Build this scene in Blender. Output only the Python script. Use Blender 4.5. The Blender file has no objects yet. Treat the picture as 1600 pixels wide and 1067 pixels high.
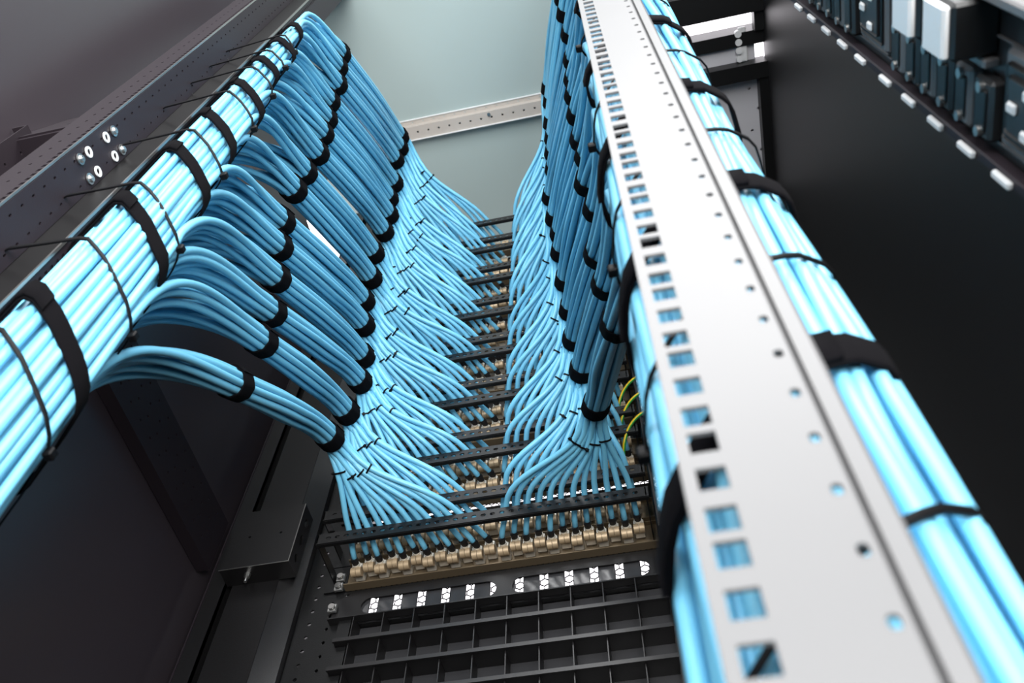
import bpy, math, random
import numpy as np
from mathutils import Vector, Matrix
random.seed(7)
S = bpy.context.scene
COL = S.collection

# ------------------------------------------------------------------ camera
# world: x = right across the cabinet, y = depth (away from the open side), z = up; metres
FPX = 1416.0
RIGHT = (0.97795713, 0.20812859, 0.01680319)
DOWN = (-0.16824866, 0.83310793, -0.52689995)
FWD = (-0.12366181, 0.51245845, 0.8497612)
cd = bpy.data.cameras.new('camera'); cam = bpy.data.objects.new('camera', cd); COL.objects.link(cam)
cam.matrix_world = Matrix(((RIGHT[0], -DOWN[0], -FWD[0], 0), (RIGHT[1], -DOWN[1], -FWD[1], 0),
                           (RIGHT[2], -DOWN[2], -FWD[2], 0), (0, 0, 0, 1)))
cd.sensor_width = 36; cd.lens = FPX / 1600 * 36; cd.clip_start = .01
cd.dof.use_dof = True; cd.dof.focus_distance = 1.15; cd.dof.aperture_fstop = 11.5
S.camera = cam
# ------------------------------------------------------------------ light
w = bpy.data.worlds.new('world'); S.world = w; w.use_nodes = True
w.node_tree.nodes['Background'].inputs[0].default_value = (.94, .96, 1, 1)
w.node_tree.nodes['Background'].inputs[1].default_value = .5
def area(name, loc, target, sx, sy, power, color=(1, 1, 1)):
    l = bpy.data.lights.new(name, 'AREA'); l.shape = 'RECTANGLE'; l.size = sx; l.size_y = sy; l.energy = power; l.color = color
    o = bpy.data.objects.new(name, l); COL.objects.link(o); o.location = loc
    o.rotation_euler = (Vector(target) - Vector(loc)).to_track_quat('-Z', 'Y').to_euler(); return o
area('room_light_high', (.25, -1.0, 2.3), (-.3, .5, 1.0), 1.6, .9, 36, (1, 1, 1))
area('fill_light_low', (-.15, -1.1, .75), (-.25, .8, 1.7), 1.8, 1.0, 30, (.97, .99, 1))  # added fill from the open side, not a lamp in the room
area('fill_light_bounce', (.35, -.85, -.15), (-.38, .55, 1.25), 1.4, .8, 42, (1, .99, .97))  # added area light imitating bounce from below, brightens the branches
S.view_settings.view_transform = 'Standard'; S.view_settings.look = 'None'
S.view_settings.gamma = 1; S.view_settings.use_curve_mapping = False
S.view_settings.exposure = .4

# ------------------------------------------------------------------ materials
def srgb(c):
    return tuple(((v / 255 + .055) / 1.055) ** 2.4 if v / 255 > .04045 else v / 255 / 12.92 for v in c) + (1,)
def mat(name, rgb, rough=.5, metal=0, noise=0, scale=60, bump=0, bscale=400, emit=None, spec=.5):
    m = bpy.data.materials.new(name); m.use_nodes = True; nt = m.node_tree; b = nt.nodes['Principled BSDF']
    b.inputs['Base Color'].default_value = srgb(rgb); b.inputs['Roughness'].default_value = rough
    b.inputs['Metallic'].default_value = metal; b.inputs['Specular IOR Level'].default_value = spec
    tc = nt.nodes.new('ShaderNodeTexCoord')
    if noise:
        n = nt.nodes.new('ShaderNodeTexNoise'); n.inputs['Scale'].default_value = scale; n.inputs['Detail'].default_value = 4
        nt.links.new(tc.outputs['Object'], n.inputs['Vector'])
        r = nt.nodes.new('ShaderNodeMapRange'); r.inputs[3].default_value = 1 - noise; r.inputs[4].default_value = 1 + noise
        nt.links.new(n.outputs[0], r.inputs[0])
        h = nt.nodes.new('ShaderNodeHueSaturation'); h.inputs['Color'].default_value = srgb(rgb)
        nt.links.new(r.outputs[0], h.inputs['Value']); nt.links.new(h.outputs[0], b.inputs['Base Color'])
    if bump:
        n = nt.nodes.new('ShaderNodeTexNoise'); n.inputs['Scale'].default_value = bscale
        nt.links.new(tc.outputs['Object'], n.inputs['Vector'])
        bp = nt.nodes.new('ShaderNodeBump'); bp.inputs['Strength'].default_value = bump; bp.inputs['Distance'].default_value = .001
        nt.links.new(n.outputs[0], bp.inputs['Height']); nt.links.new(bp.outputs[0], b.inputs['Normal'])
    if emit:
        b.inputs['Emission Color'].default_value = srgb(rgb); b.inputs['Emission Strength'].default_value = emit
    return m
M_cable = mat('blue_cable_jacket', (114, 190, 222), .38, noise=.05, scale=25)
M_velcro = mat('black_hook_loop', (9, 8, 11), .95, bump=.6, bscale=1500, spec=.08)
M_tie = mat('black_nylon', (8, 8, 10), .5, spec=.15)
M_boot = mat('black_boot', (16, 16, 18), .5)
M_black = mat('black_powder_coat', (8, 8, 9), .42, bump=.15, bscale=900)
M_black2 = mat('satin_black_steel', (23, 22, 23), .38, bump=.1, bscale=700)
M_railL = mat('graphite_rail', (38, 32, 37), .48, spec=.25, bump=.08, bscale=700)
M_railR = mat('pale_rail', (98, 98, 99), .42, noise=.03, scale=18)  # paler base colour than the left rail
M_smooth = mat('smooth_black_coat', (13, 12, 13), .42, spec=.18)
M_edge = mat('bare_steel_edge', (170, 168, 165), .3, .9)
M_zinc = mat('zinc', (190, 190, 188), .3, .95)
M_panel = mat('zinc_panel', (112, 98, 78), .4, .5)
M_jack = mat('nickel_jack', (226, 222, 212), .30, .45)
M_barrel = mat('cast_latch', (176, 154, 124), .42, .3)
M_wallL = mat('side_panel_grey', (58, 52, 57), .30, noise=.06, scale=3, spec=.6)
M_wallD = mat('side_panel_dark', (24, 23, 24), .45, noise=.08, scale=4)
M_ceil = mat('grey_green_roof', (164, 178, 176), .34, noise=.05, scale=2)
M_ceil2 = mat('grey_roof', (186, 184, 188), .4, noise=.05, scale=3)
M_beam = mat('roof_beam_paint', (186, 178, 170), .4, noise=.05, scale=20)
M_dgrey = mat('dark_floor', (40, 40, 42), .7, noise=.1, scale=8)
M_lamp = mat('lamp_glow', (255, 250, 255), .5, emit=2.2)
M_yellow = mat('earth_yellow', (228, 190, 20), .4)
M_green = mat('earth_green', (40, 150, 60), .4)
M_plastic = mat('dark_grey_plastic', (30, 29, 30), .4)
M_grey = mat('light_grey_plastic', (205, 205, 205), .35)
M_gloss = mat('glossy_black_plastic', (52, 52, 54), .16, bump=.35, bscale=45)
M_frame = mat('socket_frame_plastic', (88, 87, 88), .4)
M_white = mat('white_trim', (225, 225, 225), .4)

# ------------------------------------------------------------------ mesh helpers
class MB:
    def __init__(s): s.v = []; s.f = []; s.mi = []; s.cur = 0
    def add(s, vs, fs):
        n = len(s.v); s.v.extend([tuple(map(float, p)) for p in vs])
        for f in fs: s.f.append([i + n for i in f]); s.mi.append(s.cur)
        return s
    def box(s, x0, x1, y0, y1, z0, z1):
        vs = [(x, y, z) for z in (z0, z1) for y in (y0, y1) for x in (x0, x1)]
        return s.add(vs, [(0, 2, 3, 1), (4, 5, 7, 6), (0, 1, 5, 4), (2, 6, 7, 3), (0, 4, 6, 2), (1, 3, 7, 5)])
    def bbox(s, x0, x1, y0, y1, z0, z1, b):
        """chamfered box"""
        vs = []; fs = []
        c = ((x0 + x1) / 2, (y0 + y1) / 2, (z0 + z1) / 2); h = ((x1 - x0) / 2, (y1 - y0) / 2, (z1 - z0) / 2)
        idx = {}
        for sx in (-1, 1):
            for sy in (-1, 1):
                for sz in (-1, 1):
                    sg = (sx, sy, sz)
                    for a in range(3):
                        p = [c[k] + sg[k] * (h[k] if k == a else h[k] - b) for k in range(3)]
                        idx[(sx, sy, sz, a)] = len(vs); vs.append(p)
        def q(a, b_, c_, d): fs.append((idx[a], idx[b_], idx[c_], idx[d]))
        for a in range(3):
            u, v_ = [k for k in range(3) if k != a]
            for sa in (-1, 1):
                def key(su, sv, ax=a):
                    g = [0, 0, 0]; g[a] = sa; g[u] = su; g[v_] = sv; return (*g, ax)
                q(key(-1, -1), key(1, -1), key(1, 1), key(-1, 1))
        for a in range(3):           # edges along axis a
            u, v_ = [k for k in range(3) if k != a]
            for su in (-1, 1):
                for sv in (-1, 1):
                    def key(sa, ax):
                        g = [0, 0, 0]; g[a] = sa; g[u] = su; g[v_] = sv; return (*g, ax)
                    q(key(-1, u), key(1, u), key(1, v_), key(-1, v_))
        for sx in (-1, 1):
            for sy in (-1, 1):
                for sz in (-1, 1):
                    fs.append(tuple(idx[(sx, sy, sz, a)] for a in range(3)))
        return s.add(vs, fs)
    def tube(s, pts, r, n=8, cap=True, flat=1.0):
        P = np.array(pts, float); T = np.gradient(P, axis=0); T /= np.linalg.norm(T, axis=1)[:, None] + 1e-12
        up = np.array([0, 0, 1.]) if abs(T[0][2]) < .9 else np.array([1., 0, 0])
        N = np.cross(T[0], up); N /= np.linalg.norm(N); vs = []
        rr = r if hasattr(r, '__len__') else [r] * len(P)
        a = np.arange(n) * 2 * math.pi / n
        for i in range(len(P)):
            N = N - N.dot(T[i]) * T[i]; N /= np.linalg.norm(N); B = np.cross(T[i], N)
            vs.append(P[i] + rr[i] * (np.cos(a)[:, None] * N + flat * np.sin(a)[:, None] * B))
        vs = np.concatenate(vs); fs = []
        for i in range(len(P) - 1):
            for k in range(n):
                k2 = (k + 1) % n; fs.append((i * n + k, i * n + k2, (i + 1) * n + k2, (i + 1) * n + k))
        if cap: fs += [tuple(range(n))[::-1], tuple(range((len(P) - 1) * n, len(P) * n))]
        return s.add(vs, fs)
    def cyl(s, a, b, r, n=16, r2=None):
        return s.tube([a, b], [r, r if r2 is None else r2], n)
    def ring(s, c, ax, ro, ri, t, n=20):
        ax = Vector(ax).normalized(); u = ax.orthogonal().normalized(); v = ax.cross(u); c = Vector(c); vs = []
        for k in range(n):
            d = math.cos(2 * math.pi * k / n) * u + math.sin(2 * math.pi * k / n) * v
            for r, o in ((ro, -t / 2), (ro, t / 2), (ri, t / 2), (ri, -t / 2)): vs.append(c + d * r + ax * o)
        fs = []
        for k in range(n):
            k2 = (k + 1) % n
            for j in range(4): fs.append((k * 4 + j, k2 * 4 + j, k2 * 4 + (j + 1) % 4, k * 4 + (j + 1) % 4))
        return s.add(vs, fs)
    def plate(s, O, U, V, T, L, W, holes, n=12):
        """perforated sheet: origin O, unit axes U (length L) and V (width W), thickness vector T.
        holes: list of (cu, cv, ru, rv, kind) with kind 'o' oval or 'r' rectangle, not overlapping in one cell row"""
        O, U, V, T = map(Vector, (O, U, V, T))
        rows = {}
        for h in holes: rows.setdefault(round(h[1], 5), []).append(h)
        cvs = sorted(rows); cuts = [0.0]
        for a, b in zip(cvs, cvs[1:]): cuts.append((a + b) / 2)
        cuts.append(W)
        n = 8 if n == 8 else 12; off = 0 if n == 8 else .5
        def emit(poly_u, poly_v, hole=None):
            n0 = len(poly_u)
            pts = [O + U * a + V * b for a, b in zip(poly_u, poly_v)]
            if hole is None:
                s.add(pts + [p + T for p in pts], [tuple(range(n0))[::-1], tuple(range(n0, 2 * n0))]); return
            hp = [O + U * a + V * b for a, b in hole]; k = len(hp)
            vs = pts + hp + [p + T for p in pts] + [p + T for p in hp]; fs = []
            for i in range(k):
                j = (i + 1) % k
                fs.append((j, i, k + i, k + j)); fs.append((2 * k + i, 2 * k + j, 3 * k + j, 3 * k + i))
                fs.append((k + j, k + i, 3 * k + i, 3 * k + j))
            s.add(vs, fs)
        if not cvs: emit([0, L, L, 0], [0, 0, W, W])
        for ri, cv in enumerate(cvs):
            v0, v1 = cuts[ri], cuts[ri + 1]; hs = sorted(rows[cv]); last = 0.0
            for hi, (cu, c2, ru, rv, kind) in enumerate(hs):
                nxt = hs[hi + 1][0] - hs[hi + 1][2] if hi + 1 < len(hs) else L
                a = max(last, cu - ru - .004); b = min(cu + ru + .004, (cu + ru + nxt) / 2)
                if a > last + 1e-6: emit([last, a, a, last], [v0, v0, v1, v1])
                if kind == 'r':
                    outer = [(a, v0), (b, v0), (b, v1), (a, v1)]
                    hole = [(cu - ru, cv - rv), (cu + ru, cv - rv), (cu + ru, cv + rv), (cu - ru, cv + rv)]
                else:
                    outer = []; hole = []
                    for k in range(n):
                        t = 2 * math.pi * (k + off) / n; c, d = math.cos(t), math.sin(t)
                        if abs(c) < 1e-9: c = 0.0
                        if abs(d) < 1e-9: d = 0.0
                        e = 0.55 if ru > rv * 1.3 else 1
                        hole.append((cu + ru * math.copysign(abs(c) ** e, c), cv + rv * d))
                        m_ = max(abs(c), abs(d)); c, d = c / m_, d / m_
                        outer.append((cu + c * (b - cu if c > 0 else cu - a), cv + d * (v1 - cv if d > 0 else cv - v0)))
                emit([p[0] for p in outer], [p[1] for p in outer], hole)
                last = b
            if last < L - 1e-6: emit([last, L, L, last], [v0, v0, v1, v1])
        # rim
        p = [O, O + U * L, O + U * L + V * W, O + V * W]
        for i in range(4):
            j = (i + 1) % 4; s.add([p[i], p[j], p[j] + T, p[i] + T], [(0, 1, 2, 3)])
        return s
    def obj(s, name, mats, parent=None, smooth=False):
        me = bpy.data.meshes.new(name); me.from_pydata(s.v, [], s.f); me.validate()
        if not isinstance(mats, (list, tuple)): mats = [mats]
        for m in mats: me.materials.append(m)
        if len(mats) > 1 and len(me.polygons) == len(s.mi): me.polygons.foreach_set('material_index', s.mi)
        if smooth:
            me.polygons.foreach_set('use_smooth', [True] * len(me.polygons))
            if smooth != 'all': me.set_sharp_from_angle(angle=math.radians(40))
        o = bpy.data.objects.new(name, me); COL.objects.link(o)
        if parent: o.parent = parent
        return o
def tag(o, label, cat, group=None):
    o['label'] = label; o['category'] = cat
    if group: o['group'] = group
    return o
def thing(name, label, cat, group=None, loc=(0, 0, 0)):
    o = bpy.data.objects.new(name, None); COL.objects.link(o); o.location = loc; o.empty_display_size = .02
    return tag(o, label, cat, group)
def struct(o): o['kind'] = 'structure'; return o
def hull2(P):
    P = sorted(set((round(float(a), 6), round(float(b), 6)) for a, b in P))
    def half(Q):
        h = []
        for p in Q:
            while len(h) > 1 and (h[-1][0] - h[-2][0]) * (p[1] - h[-2][1]) - (h[-1][1] - h[-2][1]) * (p[0] - h[-2][0]) <= 0: h.pop()
            h.append(p)
        return h
    a = half(P); b = half(P[::-1]); return a[:-1] + b[:-1]
def grow(pts, r, k=12): return [(x + r * math.cos(2 * math.pi * i / k), y + r * math.sin(2 * math.pi * i / k)) for x, y in pts for i in range(k)]
def band(mb, hullpts, to3d, width, thick, tail=True):
    """strap: closed strip round hull polygon; to3d(a, b, w) maps cross-section + width coordinate to space"""
    H = np.array(hullpts); seg = np.linalg.norm(np.roll(H, -1, 0) - H, axis=1); cum = np.concatenate([[0], np.cumsum(seg)])
    n = 40; q = []
    for i in range(n):
        t = cum[-1] * i / n; k = min(np.searchsorted(cum, t, side='right') - 1, len(H) - 1)
        f = (t - cum[k]) / max(seg[k], 1e-9); q.append(H[k] * (1 - f) + H[(k + 1) % len(H)] * f)
    q = np.array(q); tg = np.roll(q, -1, 0) - np.roll(q, 1, 0); nm = np.stack([tg[:, 1], -tg[:, 0]], 1); nm /= np.linalg.norm(nm, axis=1)[:, None] + 1e-9
    sec = [(0, -.5), (.8, -.5), (1, -.42), (1, .42), (.8, .5), (0, .5)]; vs = []
    for i in range(n):
        for o, ww in sec: p = q[i] + nm[i] * o * thick; vs.append(to3d(p[0], p[1], ww * width))
    fs = []; m = len(sec)
    for i in range(n):
        j = (i + 1) % n
        for k in range(m): fs.append((i * m + k, j * m + k, j * m + (k + 1) % m, i * m + (k + 1) % m))
    mb.add(vs, fs)
    if tail:                       # overlapping loose end
        vs = []; L = 13
        for i in range(L):
            for o, ww in ((1, -.48), (1.85, -.46), (1.85, .46), (1, .48)):
                p = q[i] + nm[i] * o * thick; vs.append(to3d(p[0], p[1], ww * width))
        fs = [(3, 2, 1, 0), tuple((L - 1) * 4 + k for k in range(4))]
        for i in range(L - 1):
            for k in range(4): fs.append((i * 4 + k, i * 4 + 4 + k, i * 4 + 4 + (k + 1) % 4, i * 4 + (k + 1) % 4))
        mb.add(vs, fs)
    return q, nm

# ------------------------------------------------------------------ layout numbers
XL, XR = -.407, -.002           # patch panel ends
H = 2.05                        # cabinet roof
NR = 15
ZB = [.838 + .127 * (i // 2) + .043 * (i % 2) for i in range(NR)]   # lacing bar heights
PX = [-.3882 + .0159 * k for k in range(12)] + [-.1952 + .0156 * k for k in range(12)]
YB, YP = .745, .82
ORD = ['lowest', 'second', 'third', 'fourth', 'fifth', 'sixth', 'seventh', 'eighth', 'ninth', 'tenth', 'eleventh', 'twelfth',
       'thirteenth', 'fourteenth', 'topmost']
ORD1 = ['first'] + ORD[1:]
def row(i): return ORD[i] if i in (0, 14) else ORD[i] + ' lowest'

# ------------------------------------------------------------------ setting
FZ = -.42
struct(MB().box(-1.6, 1.4, -2.2, 2.6, FZ - .03, FZ).obj('floor', M_dgrey))
mb = MB(); mb.box(-.64, -.62, -.02, .68, FZ, H); mb.box(-.64, -.62, .68, 1.30, FZ, 1.76); mb.box(-.64, -.62, .93, 1.30, 1.76, H)
struct(mb.obj('wall_left', M_wallL))
struct(MB().box(.405, .425, .10, 1.30, FZ, H).obj('wall_right', M_wallD))
# roof: left sheet, right sheets with a lit slot between
struct(MB().box(-.64, .115, -.02, 1.02, H, H + .012).obj('ceiling', M_ceil))
mb = MB(); mb.box(.117, .405, -.02, .455, H, H + .012)
struct(mb.obj('ceiling', M_ceil2))
mb = MB(); mb.plate((.117, .655, H + .002), (0, 1, 0), (1, 0, 0), (0, 0, .008), .365, .288,
         [(.03 + .05 * k, .250 + .018 * (k % 2), .0035, .0035, 'o') for k in range(7)], 12)
mb.box(.117, .405, .655, 1.02, H + .014, H + .018)  # unseen backing sheet added so the holes above stay dark
o = struct(mb.obj('ceiling', M_ceil2))
mb = MB()
mb.box(.117, .405, .455, .512, H - .03, H + .01)
mb.box(.117, .19, .512, .555, H - .02, H + .01); mb.box(.385, .405, .512, .555, H - .02, H + .01)
mb.box(.117, .405, .555, .585, H - .01, H + .05)
mb.box(.117, .405, .620, .655, H - .035, H + .01)
struct(mb.obj('trim_1', M_black))
struct(MB().box(.19, .385, .585, .620, H, H + .01).obj('trim_2', M_ceil2))
struct(MB().box(.385, .405, .655, 1.02, H - .03, H).obj('trim_3', M_black))
o = thing('lamp_tube', 'glowing white lamp tube seen through the slot in the cabinet roof', 'lamp', loc=(.28, .53, H + .10))
MB().box(-.16, .16, -.055, .12, 0, .02).obj('diffuser', M_lamp, o)
MB().box(-.17, .17, -.065, .13, .02, .045).obj('housing', M_grey, o)
# cable gland strip beside the slot
o = thing('cable_comb', 'grey moulded comb with round lobes beside the bright roof slot', 'cable comb', loc=(.36, .575, H - .02))
mb = MB(); mb.bbox(-.008, .008, -.03, .045, .012, .022, .002); mb.obj('comb_body', M_grey, o)
for k in range(4):
    MB().cyl((-.010, -.018 + k * .018, .008), (-.010, -.018 + k * .018, .020), .0075, 14).obj('lobe', M_grey, o, True)
# roof beam
o = thing('roof_beam', 'pale steel channel beam crossing under the cabinet roof, with a row of small holes', 'beam', loc=(-.25, .62, H))
mb = MB()
mb.plate((-.37, -.020, -.002), (1, 0, 0), (0, 1, 0), (0, 0, .002), .735, .012, [(.02 + .025 * k, .006, .0018, .0018, 'o') for k in range(28)])
mb.box(-.37, .365, -.010, -.008, -.020, -.002)
mb.plate((-.37, -.008, -.020), (1, 0, 0), (0, 1, 0), (0, 0, .002), .735, .030, [(.03 + .025 * k, .012, .0025, .0025, 'o') for k in range(28)])
mb.obj('channel', M_beam, o)
mb = MB(); mb.box(-.37, .365, .020, .022, -.023, -.008); mb.box(-.37, .365, -.022, -.020, -.004, 0); mb.obj('edge', M_white, o)
MB().cyl((.03, -.004, -.024), (.03, -.004, -.019), .004, 6).obj('bolt', M_zinc, o)
# room lamp beyond the mesh; glowing panel added behind the left wall gap
o = thing('ceiling_lamp_panel', 'wide glowing white room lamp panel seen through the mesh behind the rack', 'lamp', loc=(-.5, 2.75, 2.75))
MB().box(-1.5, 1.5, -1.2, 1.0, 0, .02).obj('diffuser', M_lamp, o); MB().box(-1.53, 1.53, -1.23, 1.03, .02, .06).obj('frame', M_grey, o)
o = thing('corner_glow_panel', 'added white glow panel behind the left cables near the roof corner', 'lamp', loc=(-.74, .86, 2.12))
MB().bbox(-.02, .02, -.17, .17, -.34, .28, .01).obj('diffuser', M_lamp, o); MB().bbox(-.05, -.021, -.18, .18, -.35, .29, .003).obj('housing', M_grey, o)
# honeycomb door behind
mb = MB(); s_ = .0068; dx = s_ * math.sqrt(3)
for j in range(-1, 26):
    for i in range(0, 40):
        cx = -.44 + i * dx + (dx / 2 if j % 2 else 0); cz = .84 + j * s_ * 1.5
        pts = [(cx + s_ * math.sin(a), cz + s_ * math.cos(a)) for a in [math.pi / 3 * q for q in range(6)]]
        for q in range(3):
            (x0, z0), (x1, z1) = pts[q], pts[q + 1]; d = Vector((x1 - x0, 0, z1 - z0)).normalized(); nn = Vector((d.z, 0, -d.x)) * .0006
            a = Vector((x0, 0, z0)); b = Vector((x1, 0, z1))
            c = [a - nn, b - nn, b + nn, a + nn]
            mb.add([(p.x, .94, p.z) for p in c] + [(p.x, .9412, p.z) for p in c], [(0, 1, 2, 3), (7, 6, 5, 4), (0, 4, 5, 1), (2, 6, 7, 3)])
o = thing('mesh_door', 'honeycomb mesh door of the cabinet glowing white behind the vent slots', 'door')
mb.obj('honeycomb', M_black2, o)
mb = MB(); mb.box(-.62, -.445, .935, .955, FZ, H); mb.box(.03, .405, .935, .955, FZ, H); mb.box(-.445, .03, .935, .955, FZ, .82); mb.box(-.445, .03, .935, .955, 1.10, H - .12)
mb.obj('door_frame', M_black, o)

# ------------------------------------------------------------------ patch panels, jacks
def jack_meshes():
    a = MB(); a.bbox(-.0064, .0064, -.010, .010, -.0058, .0070, .0008); a.cyl((0, -.010, .001), (0, -.0155, .001), .0050, 12); a.ring((0, -.0108, .001), (0, 1, 0), .0062, .0045, .002, 12)
    b = MB(); pts = []
    n = 12
    vs = []
    for sx in (-.0066, -.0004, .0004, .0066):
        pass
    for x0, x1 in ((-.0067, -.00025), (.00025, .0067)):
        prof = [(-.014 + .0062 * math.cos(t) + .006, -.0065 + .0062 * math.sin(t)) for t in np.linspace(math.pi * .15, math.pi * 1.85, n)]
        vs = [(x, y, z) for x in (x0, x1) for y, z in prof]
        fs = [(i, i + 1, n + i + 1, n + i) for i in range(n - 1)] + [(n - 1, 0, n, 2 * n - 1), tuple(range(n))[::-1], tuple(range(n, 2 * n))]
        b.add(vs, fs)
    return a, b
ja, jb = jack_meshes()
proto_a = ja.obj('jack', M_jack, None, True); proto_b = jb.obj('latch', M_barrel, None, True)
first = True
for i in range(NR):
    z = ZB[i]
    p = thing('patch_panel', f'bare metal patch panel with nickel sockets behind the {row(i)} lacing bar', 'patch panel', 'patch panels stacked up the rack', loc=(0, YP, z))
    holes = [(PX[k] - (XL - .028), .0235 - .0015 + (.003 if k % 2 else -.003), .0055, .0055, 'r') for k in range(0)]
    mb = MB(); mb.box(XL, XR, 0, .0025, -.020, .0215); mb.box(XL, XR, -.012, 0, -.0212, -.0195); mb.box(XL, XR, -.006, 0, .0200, .0215)
    mb.obj('panel_plate', M_panel, p)
    mb = MB()
    for x0 in (XL - .030, XR): MB().box(x0, x0 + .030, -.001, .0015, -.020, .0215).obj('mounting_ear', M_black, p)
    for k, x in enumerate(PX):
        dz = .003 if k % 2 else -.003
        if first: a, b = proto_a, proto_b; first = False
        else: a = proto_a.copy(); b = proto_b.copy(); COL.objects.link(a); COL.objects.link(b)
        a.parent = p; a.location = (x, -.0115, dz); b.parent = a; b.location = (0, 0, 0)
# lacing bars
for i in range(NR):
    z = ZB[i]
    o = thing('lacing_bar', f'black perforated lacing bar carrying cables, {row(i)} of the stack', 'lacing bar', 'lacing bars behind the patch panels', loc=(0, YB, z))
    mb = MB(); x0 = -.425; L = .420
    hs = [(.015 + .0118 * k, .0085, .0033, .0024, 'o') for k in range(34)]
    mb.plate((x0, 0, -.0085), (1, 0, 0), (0, 0, 1), (0, .0012, 0), L, .017, hs, 12)
    mb.box(x0, x0 + L, .0012, .006, -.0095, -.0085)
    mb.obj('bar', M_black, o)
    for xx in (x0, x0 + L - .004): MB().box(xx, xx + .0015, 0, YP - YB - .0005, -.0075, .0075).obj('side_arm', M_black, o)
# vent panels in the gaps
for k in range(0, 8):
    zc = ZB[2 * k] - (.043 if k else .043)
    if k:
        o = thing('blank_panel', f'black slotted blank panel below the {row(2*k)} lacing bar', 'blank panel', 'blank panels between pairs of patch panels', loc=(0, YP + .004, zc))
        mb = MB(); hs = [(.012 + .0125 * q, .034, .0045, .0012, 'o') for q in range(34)]
        mb.plate((XL - .03, 0, -.020), (1, 0, 0), (0, 0, 1), (0, .0015, 0), XR - XL + .06, .040, hs, 8)
        mb.obj('face_plate', M_black, o)
# bottom vent panel with two long slots
o = thing('vent_panel', 'black vent panel with two long rounded slots letting white light through', 'vent panel', loc=(0, YP, .79))
mb = MB(); x0 = XL - .012
def slotplate(mb, x0, x1, z0, z1, sx0, sx1, rz, zc):
    n = 24; inner = []
    for q in range(n):
        t = 2 * math.pi * q / n; c, d = math.cos(t), math.sin(t)
        inner.append(((sx1 - rz if c > 0 else sx0 + rz) + rz * c, zc + rz * d))
    outer = []
    for q in range(n):
        t = 2 * math.pi * q / n; c, d = math.cos(t), math.sin(t); m_ = max(abs(c), abs(d)); c /= m_; d /= m_
        ix = inner[q][0]
        ox = (x1 if c > 0 else x0) if abs(c) == 1 else ix + (c * .02)
        ox = max(x0, min(x1, ox)); oz = (z1 if d > 0 else z0) if abs(d) == 1 else (z0 + z1) / 2 + d * (z1 - z0) / 2
        outer.append((ox, oz))
    vs = [(a, 0, b) for a, b in outer] + [(a, 0, b) for a, b in inner] + [(a, .0015, b) for a, b in outer] + [(a, .0015, b) for a, b in inner]
    fs = []
    for q in range(n):
        j = (q + 1) % n
        fs += [(q, j, n + j, n + q), (2 * n + j, 2 * n + q, 3 * n + q, 3 * n + j), (n + q, n + j, 3 * n + j, 3 * n + q)]
    mb.add(vs, fs)
slotplate(mb, x0, -.198, -.024, .021, -.382, -.208, .0125, -.002)
slotplate(mb, -.198, XR + .012, -.024, .021, -.188, -.018, .0125, -.002)
mb.box(x0, XR + .012, -.010, .0015, -.0255, -.024)
mb.obj('face_plate', M_black2, o)
mb = MB()
for k in range(13):
    x = -.383 + .0312 * k
    mb.bbox(x - .0105, x + .0105, .004, .007, -.024, .021, .001)
mb.box(x0 + .01, XR + .02, .004, .007, .0170, .0205); mb.box(x0 + .01, XR + .02, .004, .007, -.024, -.0125)
mb.obj('rear_slats', M_gloss, o)
mb = MB(); mb.plate((XL, .001, .0215), (1, 0, 0), (0, 0, 1), (0, .001, 0), XR - XL, .009,
                    [(.010 + .0068 * q, .0060, .0024, .0009, 'r') for q in range(58) if q not in (27, 28, 29, 44)], 8)
mb.obj('slit_strip', M_black, o)
# cage nuts / screws on the left ear
for k, (x, z) in enumerate([(-.416, .838), (-.416, .822), (-.418, .787)]):
    o = thing('cage_nut', ['upper zinc cage nut screw left of the lowest patch panel', 'lower zinc cage nut screw of the pair left of the lowest patch panel', 'single zinc cage nut screw left of the slotted vent panel'][k],
              'cage nut', 'cage nuts at the left ear', loc=(x, YP - .003, z))
    MB().bbox(-.006, .006, -.003, .002, -.006, .006, .001).obj('cage', M_zinc, o)
    m = MB(); m.cyl((0, -.004, 0), (0, -.006, 0), .0042, 12); m.obj('screw', M_edge, o, True)
# finger organisers under the vent
ZL = [.768, .727, .686, .645, .604]
for k in range(4):
    o = thing('cable_organiser', ['upper', 'second', 'third', 'lowest'][k] + ' glossy black open-box organiser panel below the slotted vent panel', 'cable organiser', 'black box organisers below the vent', loc=(0, YP, ZL[k + 1]))
    mb = MB(); mb.bbox(XL + .004, XR, -.012, .040, -.0016, .0016, .0006); mb.box(XL + .004, XR, -.014, -.011, -.0026, .0026)
    mb.obj('ledge', M_black2, o)
    if k == 0: MB().box(XL - .012, XR + .012, .0022, .040, .0405, .0420).obj('top_cover', M_black, o)
    for q in range(11):
        x = XL + .022 + q * .0385
        if x > XR: break
        MB().box(x, x + .0012, -.009, .016, .002, .039).obj('divider', M_black2, o)
    MB().box(XL + .004, XR, .016, .0175, .002, .0395).obj('back_plate', M_gloss, o)
    mb = MB(); mb.box(XL + .002, XL + .018, -.004, .016, .002, .038); mb.obj('end_block', M_black, o)

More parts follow.
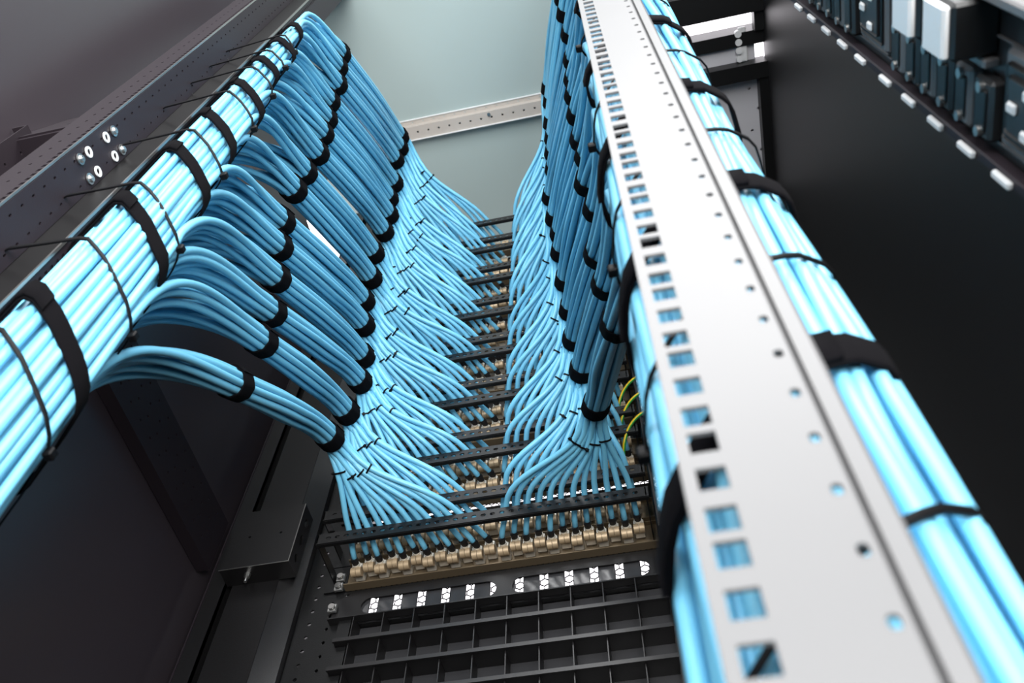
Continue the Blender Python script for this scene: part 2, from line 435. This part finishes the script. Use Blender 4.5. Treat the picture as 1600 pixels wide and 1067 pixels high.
# ------------------------------------------------------------------ rear rails, post, box, braces
def rear_rail(x0, x1, label):
    o = thing('rack_rail', label, 'rack rail')
    mb = MB(); z0, z1 = FZ + .0, H - .03; W_ = x1 - x0
    hs = []; z = .30
    while z < 1.95:
        hs.append((z - z0, W_ * .30, .0026, .0026, 'o')); hs.append((z - z0 + .009, W_ * .72, .0026, .0022, 'o')); z += .0205
    hs = [(a, b, c, d, e) for a, b, c, d, e in hs]
    mb.plate((x0, YP + .002, z0), (0, 0, 1), (1, 0, 0), (0, .002, 0), z1 - z0, W_, hs, 8)
    mb.box(x0 - .001, x0 + .001, YP + .004, YP + .05, z0, z1)
    mb.obj('perforated_face', M_black, o)
    return o
rear_rail(-.465, -.406, 'dark perforated rear rack rail at the left end of the patch panels')
rear_rail(-.002, .055, 'dark perforated rear rack rail at the right end of the patch panels')
o = thing('corner_post', 'dark grey folded steel corner post rising behind the small steel box', 'post')
mb = MB(); yp = .80
mb.box(-.594, -.570, yp, yp + .004, FZ, H); mb.box(-.572, -.570, yp, yp + .02, FZ, H)
mb.box(-.570, -.556, yp + .018, yp + .022, FZ, H)
mb.box(-.556, -.494, yp - .002, yp + .003, FZ, H); mb.box(-.558, -.556, yp - .002, yp + .02, FZ, H)
vs = [(-.494, yp - .001, FZ), (-.466, yp + .012, FZ), (-.466, yp + .030, FZ), (-.494, yp + .015, FZ)]
mb.add(vs + [(a, b, H) for a, b, c in vs], [(0, 1, 5, 4), (1, 2, 6, 5), (2, 3, 7, 6), (3, 0, 4, 7), (3, 2, 1, 0), (4, 5, 6, 7)])
mb.obj('folded_profile', M_black2, o)
MB().box(-.5965, -.594, yp - .001, yp + .004, FZ, H).obj('bright_edge', M_railL, o)
o = thing('bracket_box', 'small dark steel box with two screw holes mounted on the corner post', 'box', loc=(-.5175, .768, .886))
mb = MB(); mb.plate((-.0475, 0, -.0535), (1, 0, 0), (0, 0, 1), (0, .002, 0), .095, .107, [(.027, .056, .002, .002, 'o'), (.071, .056, .002, .002, 'o')], 12)
mb.box(-.0475, -.0455, .002, .030, -.0535, .0535); mb.box(-.0455, .0455, .002, .030, .0515, .0535)
mb.box(-.0455, .0455, .002, .030, -.0535, -.0515)
mb.plate((.0455, .002, -.0535), (0, 1, 0), (0, 0, 1), (.002, 0, 0), .028, .107, [(.014, .02, .005, .007, 'o'), (.014, .052, .005, .010, 'o'), (.014, .085, .005, .007, 'o')], 12)
mb.obj('box_shell', M_black2, o)
mb = MB(); mb.box(-.048, .048, -.0006, .0004, -.0541, -.0533); mb.box(.0468, .0478, -.0006, .0004, -.0535, .0535); mb.obj('bright_edge', M_edge, o)
m = MB(); m.cyl((-.012, .012, -.0525), (-.012, .012, -.060), .004, 6); m.cyl((-.012, .012, -.0525), (-.012, .012, -.068), .0022, 10); m.obj('bolt', M_zinc, o)
def side_beam(x, z0, z1, y0, y1, label):
    o = thing('side_brace', label, 'brace')
    L = y1 - y0; W_ = z1 - z0
    hs = []
    for q in range(int(L / .028) - 1):
        hs += [(.02 + .028 * q, W_ * .22, .002, .002, 'o'), (.027 + .028 * q, W_ * .42, .002, .002, 'o'), (.02 + .028 * q, W_ * .62, .002, .002, 'o'), (.030 + .028 * q, W_ * .85, .002, .002, 'o')]
    mb = MB(); mb.plate((x, y0, z0), (0, 1, 0), (0, 0, 1), (-.002, 0, 0), L, W_, hs, 8)
    mb.box(x - .018, x, y0, y1, z0 - .002, z0); mb.box(x - .018, x, y0, y1, z1, z1 + .002)
    mb.obj('perforated_web', M_railL, o)
    return o
side_beam(-.600, .868, .955, .20, .795, 'dark perforated side brace running back from the left rail to the corner post')
o = thing('angle_bracket', 'dark angled bracket plate joining the left rail to the side panel', 'bracket')
mb = MB(); mb.plate((-.618, .205, .93), (1, 0, 0), (0, .16, .987), (0, .002, 0), .095, .14, [(.02, .02, .0025, .0025, 'o'), (.05, .05, .0025, .0025, 'o'), (.07, .10, .0025, .0025, 'o')], 10)
mb.box(-.618, -.523, .207, .26, .925, .93)
mb.obj('plate', M_railL, o)

# ------------------------------------------------------------------ near rails
o = thing('rack_rail', 'long dark perforated steel rail running up beside the left cable trunk', 'rack rail')
z0, z1 = FZ, H
def vrow(t0, pitch, cv, r1, r2, kind='o'):
    out = []; z = t0
    while z < z1 - .03: out.append((z - z0, cv, r1, r2, kind)); z += pitch
    return out
mb = MB(); C1 = Vector((-.475, .2375, z0)); C2 = Vector((-.450, .2435, z0))
# face carrying the tie holes
hs = vrow(.10, .0205, .0095, .0024, .0011) + vrow(.1105, .0205, .031, .0024, .0011)
mb.plate((-.475, .198, z0), (0, 0, 1), (0, 1, 0), (.0015, 0, 0), z1 - z0, .0395, hs, 8)
mb.obj('perforated_side', M_railL, o)
d = (C2 - C1).normalized(); mb = MB()
mb.plate(C1, (0, 0, 1), d, (-d.y * .0015, d.x * .0015, 0), z1 - z0, (C2 - C1).length, [], 8)
mb.obj('smooth_face', M_smooth, o)
MB().box(-.4508, -.4486, .2420, .2445, z0, z1).obj('bright_edge', M_edge, o)
mb = MB(); mb.plate((-.4515, .2445, z0), (0, 0, 1), (0, 1, 0), (.0015, 0, 0), z1 - z0, .050, vrow(.10, .0105, .0075, .0022, .0022, 'r'), 8)
mb.obj('inner_flange', M_railL, o)
mb = MB(); mb.plate((-.5205, .1965, z0), (0, 0, 1), (1, 0, 0), (0, .0015, 0), z1 - z0, .0450, vrow(.10, .0105, .040, .0030, .0028, 'r') + vrow(.1, .0205, .018, .002, .0018), 8)
mb.obj('outer_flange', M_railL, o)
MB().box(-.4758, -.4742, .1955, .1975, z0, z1).obj('bright_edge', M_edge, o)
MB().box(-.522, -.5205, .1965, .235, z0, z1).obj('return_lip', M_railL, o)
def screw(x, y, z, ax, label, ringonly=False, r=.0055):
    if ringonly:
        m = MB().ring((x + ax[0] * .001, y + ax[1] * .001, z), ax, r, r * .55, .0012, 20)
        return tag(m.obj('washer', M_white, None, True), label, 'washer', 'plain washers on the left rail')
    o = thing('rail_bolt', label, 'bolt', 'bolts on the left rail', loc=(x, y, z)); a = Vector(ax)
    MB().ring(a * .001, ax, .0056, .003, .0012, 20).obj('washer', M_zinc, o, True)
    m = MB().cyl(a * .0015, a * .004, .0038, 16, .0030); m.cyl(a * .004, a * .0044, .0014, 6); m.obj('bolt_head', M_zinc, o, True); return o
xa = -.4733
scr = [(.229, .806, 0, 'lower bolt on the tie-hole row of the left rail'), (.229, .825, 1, 'lower plain washer ring on the tie-hole row of the left rail'), (.229, .867, 1, 'upper plain washer ring on the tie-hole row of the left rail'),
       (.229, .886, 0, 'upper bolt on the tie-hole row of the left rail'), (.209, .806, 0, 'lower bolt near the outer edge of the left rail'), (.209, .825, 1, 'lower plain washer ring near the outer edge of the left rail'),
       (.209, .867, 1, 'upper plain washer ring near the outer edge of the left rail'), (.209, .886, 0, 'upper bolt near the outer edge of the left rail')]
for y, z, k, lab in scr: screw(xa, y, z, (1, 0, 0), lab, bool(k), .0055 if k else .0042)
# right pale rail
o = thing('rack_rail', 'pale grey rack rail close to the camera with square holes on one edge', 'rack rail')
ra0, ra1 = .0085, .0505
hs = []; z = .132 - .0445 * 12
while z < 2.0:
    for dz in (0, .0159, .0318):
        if z + dz > z0 + .02: hs.append((z + dz - z0, .0082, .0046, .0042, 'r'))
    z += .0445
zz = .1376 - .0218 * 20
while zz < 2.0:
    if zz > z0 + .02: hs.append((zz - z0, .0385, .0022, .0016, 'o'))
    zz += .0218
mb = MB(); mb.plate((ra0, .17, z0), (0, 0, 1), (1, 0, 0), (0, .0015, 0), z1 - z0, ra1 - ra0, hs, 14)
mb.obj('perforated_face', M_railR, o)
prof = [(ra1, .17), (ra1 + .0004, .1725), (ra1 + .0016, .1725), (ra1 + .002, .169), (.0575, .1685), (.0592, .1705), (.0592, .184), (.0577, .184), (.0577, .1715), (.0565, .1705), (ra1 + .003, .171), (ra1 + .002, .1745), (ra1, .1745)]
vs = [(a, b, z0) for a, b in prof] + [(a, b, z1) for a, b in prof]; n = len(prof)
MB().add(vs, [(i, (i + 1) % n, n + (i + 1) % n, n + i) for i in range(n)]).obj('folded_lip', M_railR, o)

# ------------------------------------------------------------------ cables
RC = .0037
def hexslots(n, R0, s):
    pts = []
    for j in range(-20, 21):
        for i in range(-20, 21):
            pts.append(((i + (j % 2) * .5) * s, j * s * .866))
    pts.sort(key=lambda p: p[0] ** 2 + p[1] ** 2); return pts[:n]
SIDES = {}
#            centre of trunk, exit direction (toward which the branches leave)
TR = {'left': dict(c=(-.402, .270), e=(.555, .832)), 'right': dict(c=(.052, .247), e=(-.60, .80))}
# strap centres in metres (x, y, z), read off the rack from the lowest branch upward
SL1 = [(-.38,.430,.723),(-.38,.437,.813),(-.38,.430,.865),(-.38,.412,.912),(-.38,.392,.953),(-.38,.376,.989),(-.38,.368,1.069),(-.38,.369,1.132),(-.38,.372,1.212),(-.38,.362,1.265),(-.38,.354,1.307),(-.38,.341,1.352),(-.38,.336,1.425),(-.38,.318,1.461),(-.38,.309,1.505)]
SL2 = [(-.38,.626,.887),(-.38,.647,.969),(-.38,.659,1.058),(-.38,.648,1.107),(-.38,.624,1.157),(-.38,.604,1.195),(-.38,.605,1.271),(-.38,.590,1.329),(-.38,.599,1.432),(-.38,.598,1.501),(-.38,.581,1.536),(-.38,.581,1.609),(-.38,.559,1.675),(-.38,.560,1.744),(-.38,.549,1.779)]
SR1 = [(-.005,.43,.713),(-.009,.437,.806),(-.013,.43,.862),(-.007,.42,.956),(-.013,.41,1.012),(-.008,.40,1.072),(-.011,.39,1.107),(-.011,.385,1.192),(-.011,.38,1.263),(-.009,.375,1.324),(-.006,.37,1.409),(-.004,.36,1.53),(-.007,.35,1.635),(-.007,.34,1.72),(-.007,.33,1.787)]
SR2 = [(-.047,.62,.856),(-.062,.647,.976),(-.069,.65,1.06),(-.07,.64,1.124),(-.072,.624,1.183),(-.074,.61,1.252),(-.073,.605,1.308),(-.077,.59,1.336),(-.083,.599,1.446),(-.076,.598,1.569),(-.073,.581,1.605),(-.072,.581,1.685),(-.07,.56,1.709),(-.069,.56,1.843),(-.07,.55,1.906)]
SR1 = [(a * min(1, .95), b, c) for a, b, c in SR1]
STR = {'left': (SL1, SL2), 'right': (SR1, SR2)}
# 12-cable branch cross-section
B12 = [(0, .0045), (-.0040, -.0023), (.0040, -.0023)] + [(.0114 * math.cos(t), .0114 * math.sin(t)) for t in [math.pi * 2 * k / 9 + .3 for k in range(9)]]
def hermite(P, T, step=.008):
    out = []
    for a, b, ta, tb in zip(P[:-1], P[1:], T[:-1], T[1:]):
        L = np.linalg.norm(b - a); n = max(3, int(L / step)); t = np.linspace(0, 1, n, endpoint=False)[:, None]
        out.append((2*t**3-3*t**2+1)*a + (t**3-2*t**2+t)*L*ta + (-2*t**3+3*t**2)*b + (t**3-t**2)*L*tb)
    out.append(P[-1][None]); return np.concatenate(out)
def unit(v): v = np.array(v, float); return v / np.linalg.norm(v)
DROP = {}
band_jobs = []; tie_jobs = []
boot = MB(); boot.cyl((0, -.006, 0), (0, .004, 0), .0043, 12); boot.ring((0, -.003, 0), (0, 1, 0), .0050, .0038, .0025, 12)
boot_proto = boot.obj('cable_boot', M_boot, None, True); boot_used = False
stuff = MB(); count = 0
for side in ('left', 'right'):
    c, e = TR[side]['c'], unit(TR[side]['e'])
    sl = [(c[0] + a, c[1] + b) for a, b in hexslots(900, 0, .0066 if side == 'left' else .0069)]
    if side == 'left': sl = [p for p in sl if p[0] > -.4445 and 52.3 < math.degrees(math.atan2(-p[0], p[1])) < 60.2]
    else: sl = [p for p in sl if p[1] > .1805]
    sl = sl[:180]
    rs = random.Random(5)
    sl.sort(key=lambda p: -((p[0] - c[0]) * e[0] + (p[1] - c[1]) * e[1]) + rs.uniform(-.003, .003))
    SIDES[side] = sl
    S1, S2 = STR[side]
    for i in range(NR):
        p1, p2 = np.array(S1[i]), np.array(S2[i])
        my = sl[i * 12:(i + 1) * 12]
        cen = np.mean(my, axis=0)
        drop = min(.20, max(.10, 1.3 * math.hypot(p1[0] - cen[0], p1[1] - cen[1]))); DROP[side, i] = drop; zx = p1[2] - drop
        ch = unit(p2 - p1)
        t1 = unit(ch + np.array([0, -.02, .05])); zb = ZB[i]
        xs = PX[:12] if side == 'left' else PX[12:]
        xm = np.mean(xs)
        t2 = unit(ch + np.array([(xm - p2[0]) * 1.2, .10, -.25 if p2[2] > zb + .02 else -.12]))
        def frame(t):
            s_ = unit(np.cross(t, (0, 0, 1))); return s_, unit(np.cross(s_, t))     # s = to the right, n = upward
        s1, n1 = frame(t1); s2, n2 = frame(t2)
        # strap slots sorted left->right, matched to ports left->right; trunk slots matched the same way
        rot = rs.uniform(0, .7); cr, sr = math.cos(rot), math.sin(rot)
        B = sorted([(a * cr - b * sr, a * sr + b * cr) for a, b in B12], key=lambda q: q[0])
        my = sorted(my, key=lambda q: (q[0] if side == 'left' else q[0] + q[1] * .5) + rs.uniform(-.01, .01))
        ports = list(range(12))
        groups = [ports[0:3], ports[3:6], ports[6:9], ports[9:12]]
        gtie = {}
        for g, pp in enumerate(groups):
            gx = np.mean([xs[q] for q in pp])
            f = .43 + .07 * ((g * 7 + i * 3) % 4) / 3
            tgt = np.array([gx, YB - .01, zb + .014])
            gc = p2 * (1 - f) + tgt * f + np.array([0, 0, .004])
            # keep the groups compact just after the strap
            gc[0] = p2[0] * (1 - f * .56) + gx * f * .56
            gd = unit(unit(gc - p2) + unit(tgt - gc)); gtie[g] = (gc, gd)
        for q in range(12):
            g = q // 3; gc, gd = gtie[g]; sg, ng = frame(gd)
            k3 = q % 3; off3 = [(-.0036, -.0021), (0, .0041), (.0036, -.0021)][k3]
            tx, ty = my[q]; zx = p1[2] - min(.23, max(.10, 1.42 * math.hypot(p1[0] - tx, p1[1] - ty)))
            wob = rs.uniform(0, 6.28); amp = rs.uniform(.0012, .0034)
            P = []; T = []
            zs = np.arange(FZ + .001, zx - .02, .09)
            for kz, z in enumerate(zs):
                rot_t = .25 * math.sin(z * 3.0)
                P.append(np.array([tx + amp * math.sin(z * 9 + wob), ty + amp * math.cos(z * 8 + wob * 1.7), z])); T.append(None)
            P.append(np.array([tx, ty, zx])); T.append(None)
            b1 = B[q]; b2 = B[q]
            P.append(p1 + s1 * b1[0] + n1 * b1[1] - t1 * .012); T.append(t1)
            P.append(p1 + s1 * b1[0] + n1 * b1[1] + t1 * .012); T.append(t1)
            mid = (p1 + p2) / 2 + n1 * .006
            j2 = np.array([rs.uniform(-.0016, .0016), 0, rs.uniform(-.0016, .0016)])
            P.append(mid + s1 * b1[0] * 1.12 + n1 * b1[1] * 1.12 + j2); T.append(None)
            P.append(p2 + s2 * b2[0] + n2 * b2[1] - t2 * .012); T.append(t2)
            P.append(p2 + s2 * b2[0] + n2 * b2[1] + t2 * .012); T.append(t2)
            P.append(gc + sg * off3[0] + ng * off3[1]); T.append(gd)
            px = xs[q]; dzj = .003 if (q % 2) else -.003
            lean = (gc[0] - px)
            lk, lt, le = (.24, 4.2, 3.0) if side == 'left' else (.13, 1.8, .8)
            P.append(np.array([px + lean * lk, YB, zb + .0128 + (.002 if q % 2 else 0)])); T.append(unit([-lean * lt, 1, -.10]))
            pj = np.array([px, YP - .0300, zb + .001 + dzj]); P.append(pj)
            tj = unit([-lean * le, 1, -.05]); T.append(tj)
            for k in range(len(P)):
                if T[k] is None:
                    a = P[max(k - 1, 0)]; b = P[min(k + 1, len(P) - 1)]; T[k] = unit(b - a)
            T[len(zs)] = unit(np.array([0, 0, 1]) + .15 * unit(P[len(zs) + 1] - P[len(zs)]))
            pts = hermite(P, T, .012 if i < 12 else .016)
            if not (i > 12 or (i == 12 and side == 'right')):
                o = MB().tube(pts, RC, 8).obj('ethernet_cable', M_cable, None, 'all')
                tag(o, f'light blue cable from {side} trunk into {ORD1[q] if q < 11 else "twelfth"} {side}-hand socket, {row(i)} patch panel'.replace('sockets', 'socket'), 'cable', f'blue cables in the {row(i)} {side} branch')
                b = boot_proto
                if boot_used: b = boot_proto.copy(); COL.objects.link(b)
                boot_used = True
                b.parent = o; b.location = pj; b.rotation_euler = Vector(tj).to_track_quat('Y', 'Z').to_euler()
            else:
                stuff.tube(pts, RC, 6)
        for nm, pc, tt, ss, nn, which in (('near', p1, t1, s1, n1, 'trunk end'), ('far', p2, t2, s2, n2, 'socket end')):
            hp = hull2(grow(B, RC + .0002)); mbb = MB()
            hp = hp[-9:] + hp[:-9]
            band(mbb, hp, lambda a, b, w_, pc=pc, ss=ss, nn=nn, tt=tt: pc + ss * a + nn * b + tt * w_, .0225, .0016)
            so = mbb.obj('cable_strap', M_velcro, None, 'all')
            tag(so, f'black hook-and-loop strap at the {which} of the {row(i)} {side} branch', 'strap', f'black straps on the {side} branches')
        for g in range(4):
            gc, gd = gtie[g]; sg, ng = frame(gd); mbb = MB()
            hp = hull2(grow([(-.0036, -.0021), (0, .0041), (.0036, -.0021)], RC + .0001, 8))
            qq, nm_ = band(mbb, hp, lambda a, b, w_: gc + sg * a + ng * b + gd * w_, .0022, .0009, False)
            k = (g * 11 + i * 5) % 40; hc = gc + sg * qq[k][0] + ng * qq[k][1]; dn = unit(hc - gc)
            h0 = hc; mbb.tube([h0 - dn * .0005, h0 + dn * .0030], .0022, 6); mbb.tube([h0 + dn * .002, h0 + dn * .0045], .0009, 5)
            to = mbb.obj('zip_tie', M_tie, None, False)
            tag(to, f'tiny black zip tie on the {ORD1[g]} cable group from left, {row(i)} {side} branch', 'zip tie', f'small zip ties on the {side} branches')
o = stuff.obj('ethernet_cable_run', M_cable, None, 'all'); o['kind'] = 'stuff'
tag(o, 'light blue cables of the highest branches, farthest up under the cabinet roof', 'cables')

# ------------------------------------------------------------------ straps and ties round the two trunks
def remaining(side, z):
    S1 = STR[side][0]; sl = SIDES[side]; out = []
    for i in range(NR):
        if S1[i][2] - DROP[side, i] + .015 > z: out += sl[i * 12:(i + 1) * 12]
    return out
def trunk_band(side, z, width, label, tilt, kind, extra=None, head=None):
    pts = remaining(side, z); hp = hull2(grow(pts, RC + .0022) + (extra or []))
    cy = np.mean([p[1] for p in pts]); cx = np.mean([p[0] for p in pts]); mb = MB()
    f = lambda a, b, w_: np.array([a, b, z + w_ - tilt[0] * (a - cx) - tilt[1] * (b - cy)])
    q, nm = band(mb, hp, f, width, .0022 if kind == 'strap' else .0013, kind == 'strap')
    if kind == 'strap':
        return tag(mb.obj('trunk_strap', M_velcro, None, 'all'), label, 'strap', f'wide black straps on the {side} trunk')
    o = thing('zip_tie', label, 'zip tie', f'long zip ties round the {side} trunk'); mb.obj('tie_band', M_tie, o, 'all')
    if head is not None:
        d = unit(head); k = int(np.argmax((q - np.array([cx, cy])) @ d)); p = f(q[k][0] + nm[k][0] * .002, q[k][1] + nm[k][1] * .002, 0)
        MB().bbox(p[0] - .0032, p[0] + .0032, p[1] - .0032, p[1] + .0032, p[2] - .0035, p[2] + .0035, .001).obj('tie_head', M_tie, o)
    return o
ordl = ['lowest', 'second lowest', 'third lowest', 'fourth lowest', 'fifth lowest', 'sixth lowest', 'seventh lowest', 'topmost']
for k, z in enumerate([.487, .645, .770, .872, .986, 1.09, 1.184, 1.273]):
    trunk_band('left', z + .007, .019, f'wide black strap round the left cable trunk, {ordl[k]} of its row', (.6, .65), 'strap')
for k, z in enumerate([.4406, .5705, .680, .820, .947, 1.049, 1.128, 1.209]):
    trunk_band('left', z + .007, .0042, f'long black zip tie binding the left trunk to its rail, {ordl[k]} of its row', (.6, .65), 'tie',
               [(-.478, .228), (-.4735, .2262), (-.4485, .2415)], (.9, .45))
for k, z in enumerate([.262, .427, .60, .80, 1.05]):
    trunk_band('right', z, .019, f'wide black strap round the right cable trunk, {["lowest", "second lowest", "middle", "second highest", "topmost"][k]} of its row', (-.7, .1), 'strap')
for k, z in enumerate([.175, .34, .51, .70, .92]):
    trunk_band('right', z, .0040, f'black zip tie round the right cable trunk, {["lowest", "second lowest", "middle", "second highest", "topmost"][k]} of its row', (-.7, .1), 'tie', None, (-.95, .1))

# ------------------------------------------------------------------ small gear right of the panels
o = thing('power_strip', 'black power strip with white-outlined sockets behind the right cable branch', 'power strip', loc=(.014, .765, 1.1))
MB().bbox(-.016, .020, 0, .03, -.30, .45, .002).obj('strip_body', M_black, o)
for k in range(18):
    so = MB().bbox(-.011, .007, -.003, .001, -.28 + k * .038, -.255 + k * .038, .001).obj('socket', M_plastic, o)
    for dz in (-.006, .006):
        m = MB(); zc = -.2675 + k * .038 + dz
        m.ring((-.006, -.0035, zc), (0, 1, 0), .0042, .0030, .001, 8); m.ring((.003, -.0035, zc), (0, 1, 0), .0042, .0030, .001, 8)
        m.obj('socket_rim', M_grey, so)
def bez(P, n=24):
    P = [np.array(p, float) for p in P]; T = [unit(P[min(k + 1, len(P) - 1)] - P[max(k - 1, 0)]) for k in range(len(P))]
    return hermite(P, T, .006)
for k, z in enumerate([1.165, 1.07, 1.03, .985]):
    y_ = .70; pts = bez([(.045, .735, z - .010), (.028, .735, z + .000), (.010, .737, z + .001), (-.010, .742, z - .012), (-.024, .752, z - .034), (-.030, .775, z - .046)])
    mb = MB(); mb.tube(pts, .0022, 8)
    n8 = len(mb.f)
    mb.mi = [1 if (q % 8) in (0, 1, 2) else 0 for q in range(n8)]
    tag(mb.obj('earth_wire', [M_yellow, M_green], None, 'all'), f'yellow and green earth wire beside the right branch, {["topmost", "second highest", "third highest", "lowest"][k]} of four', 'wire', 'yellow and green earth wires')

# ------------------------------------------------------------------ near power unit, upper right
o = thing('power_unit', 'long grey and black power distribution unit with sockets, upper right foreground', 'power unit', loc=(.2, .18, .2))
mb = MB(); mb.bbox(.012, .055, -.005, .085, -.60, 1.7, .003); mb.obj('unit_body', M_plastic, o)
MB().bbox(-.001, .012, -.007, -.001, -.60, 1.7, .0012).obj('bright_edge', M_frame, o)
mb = MB(); mb.bbox(.004, .012, .080, .086, -.60, 1.7, .0008); mb.obj('edge_rail', M_railL, o)
o.location = (.2, .138, .2)
mb = MB(); mb.box(.0105, .0125, .0195, .0205, -.60, 1.7); mb.box(.0105, .0125, .0735, .0745, -.60, 1.7); mb.obj('moulding_line', M_frame, o)
for k in range(7):
    z = .232 + k * .235 - .235
    so = MB().bbox(.008, .0125, .020, .072, z - .030, z + .030, .003).obj('large_socket', M_frame, o)
    MB().bbox(.0065, .0085, .026, .066, z - .024, z + .024, .002).obj('socket_well', M_black, so)
    MB().bbox(.0050, .0068, .031, .061, z - .019, z + .019, .002).obj('socket_face', M_plastic, so)
    for (dy, dz) in ((0, .011), (-.010, -.005), (.010, -.005)):
        MB().bbox(.003, .0055, .046 + dy - .003, .046 + dy + .003, z + dz - .0045, z + dz + .0045, .0012).obj('contact', M_grey, so)
    for q in range(2):
        zq = z + .062 + q * .048
        br = MB().bbox(-.012, .0125, .000, .030, zq - .016, zq + .016, .002).obj('breaker', M_black, o)
        MB().bbox(-.016, -.0115, .001, .029, zq - .014, zq + .014, .0015).obj('breaker_cap', M_grey, br)
        MB().bbox(.004, .0125, .031, .036, zq - .018, zq + .018, .001).obj('breaker_rib', M_frame, br)
    for q in range(6):
        zq = z + .044 + q * .026
        so = MB().bbox(.004, .0125, .040, .073, zq - .0105, zq + .0105, .002).obj('small_socket', M_frame if q % 2 else M_plastic, o)
        MB().bbox(.0028, .0042, .045, .068, zq - .0065, zq + .0065, .001).obj('socket_well', M_black, so)
        for dy in (-.012, .012):
            MB().cyl((.0015, .0565 + dy, zq), (.0045, .0565 + dy, zq), .0030, 12).obj('pin', M_zinc, so, True)
    for q in range(5):
        zq = z + .012 + q * .045
        MB().bbox(.0010, .0045, .0818, .0862, zq - .010, zq + .010, .001).obj('label_clip', M_grey, o)
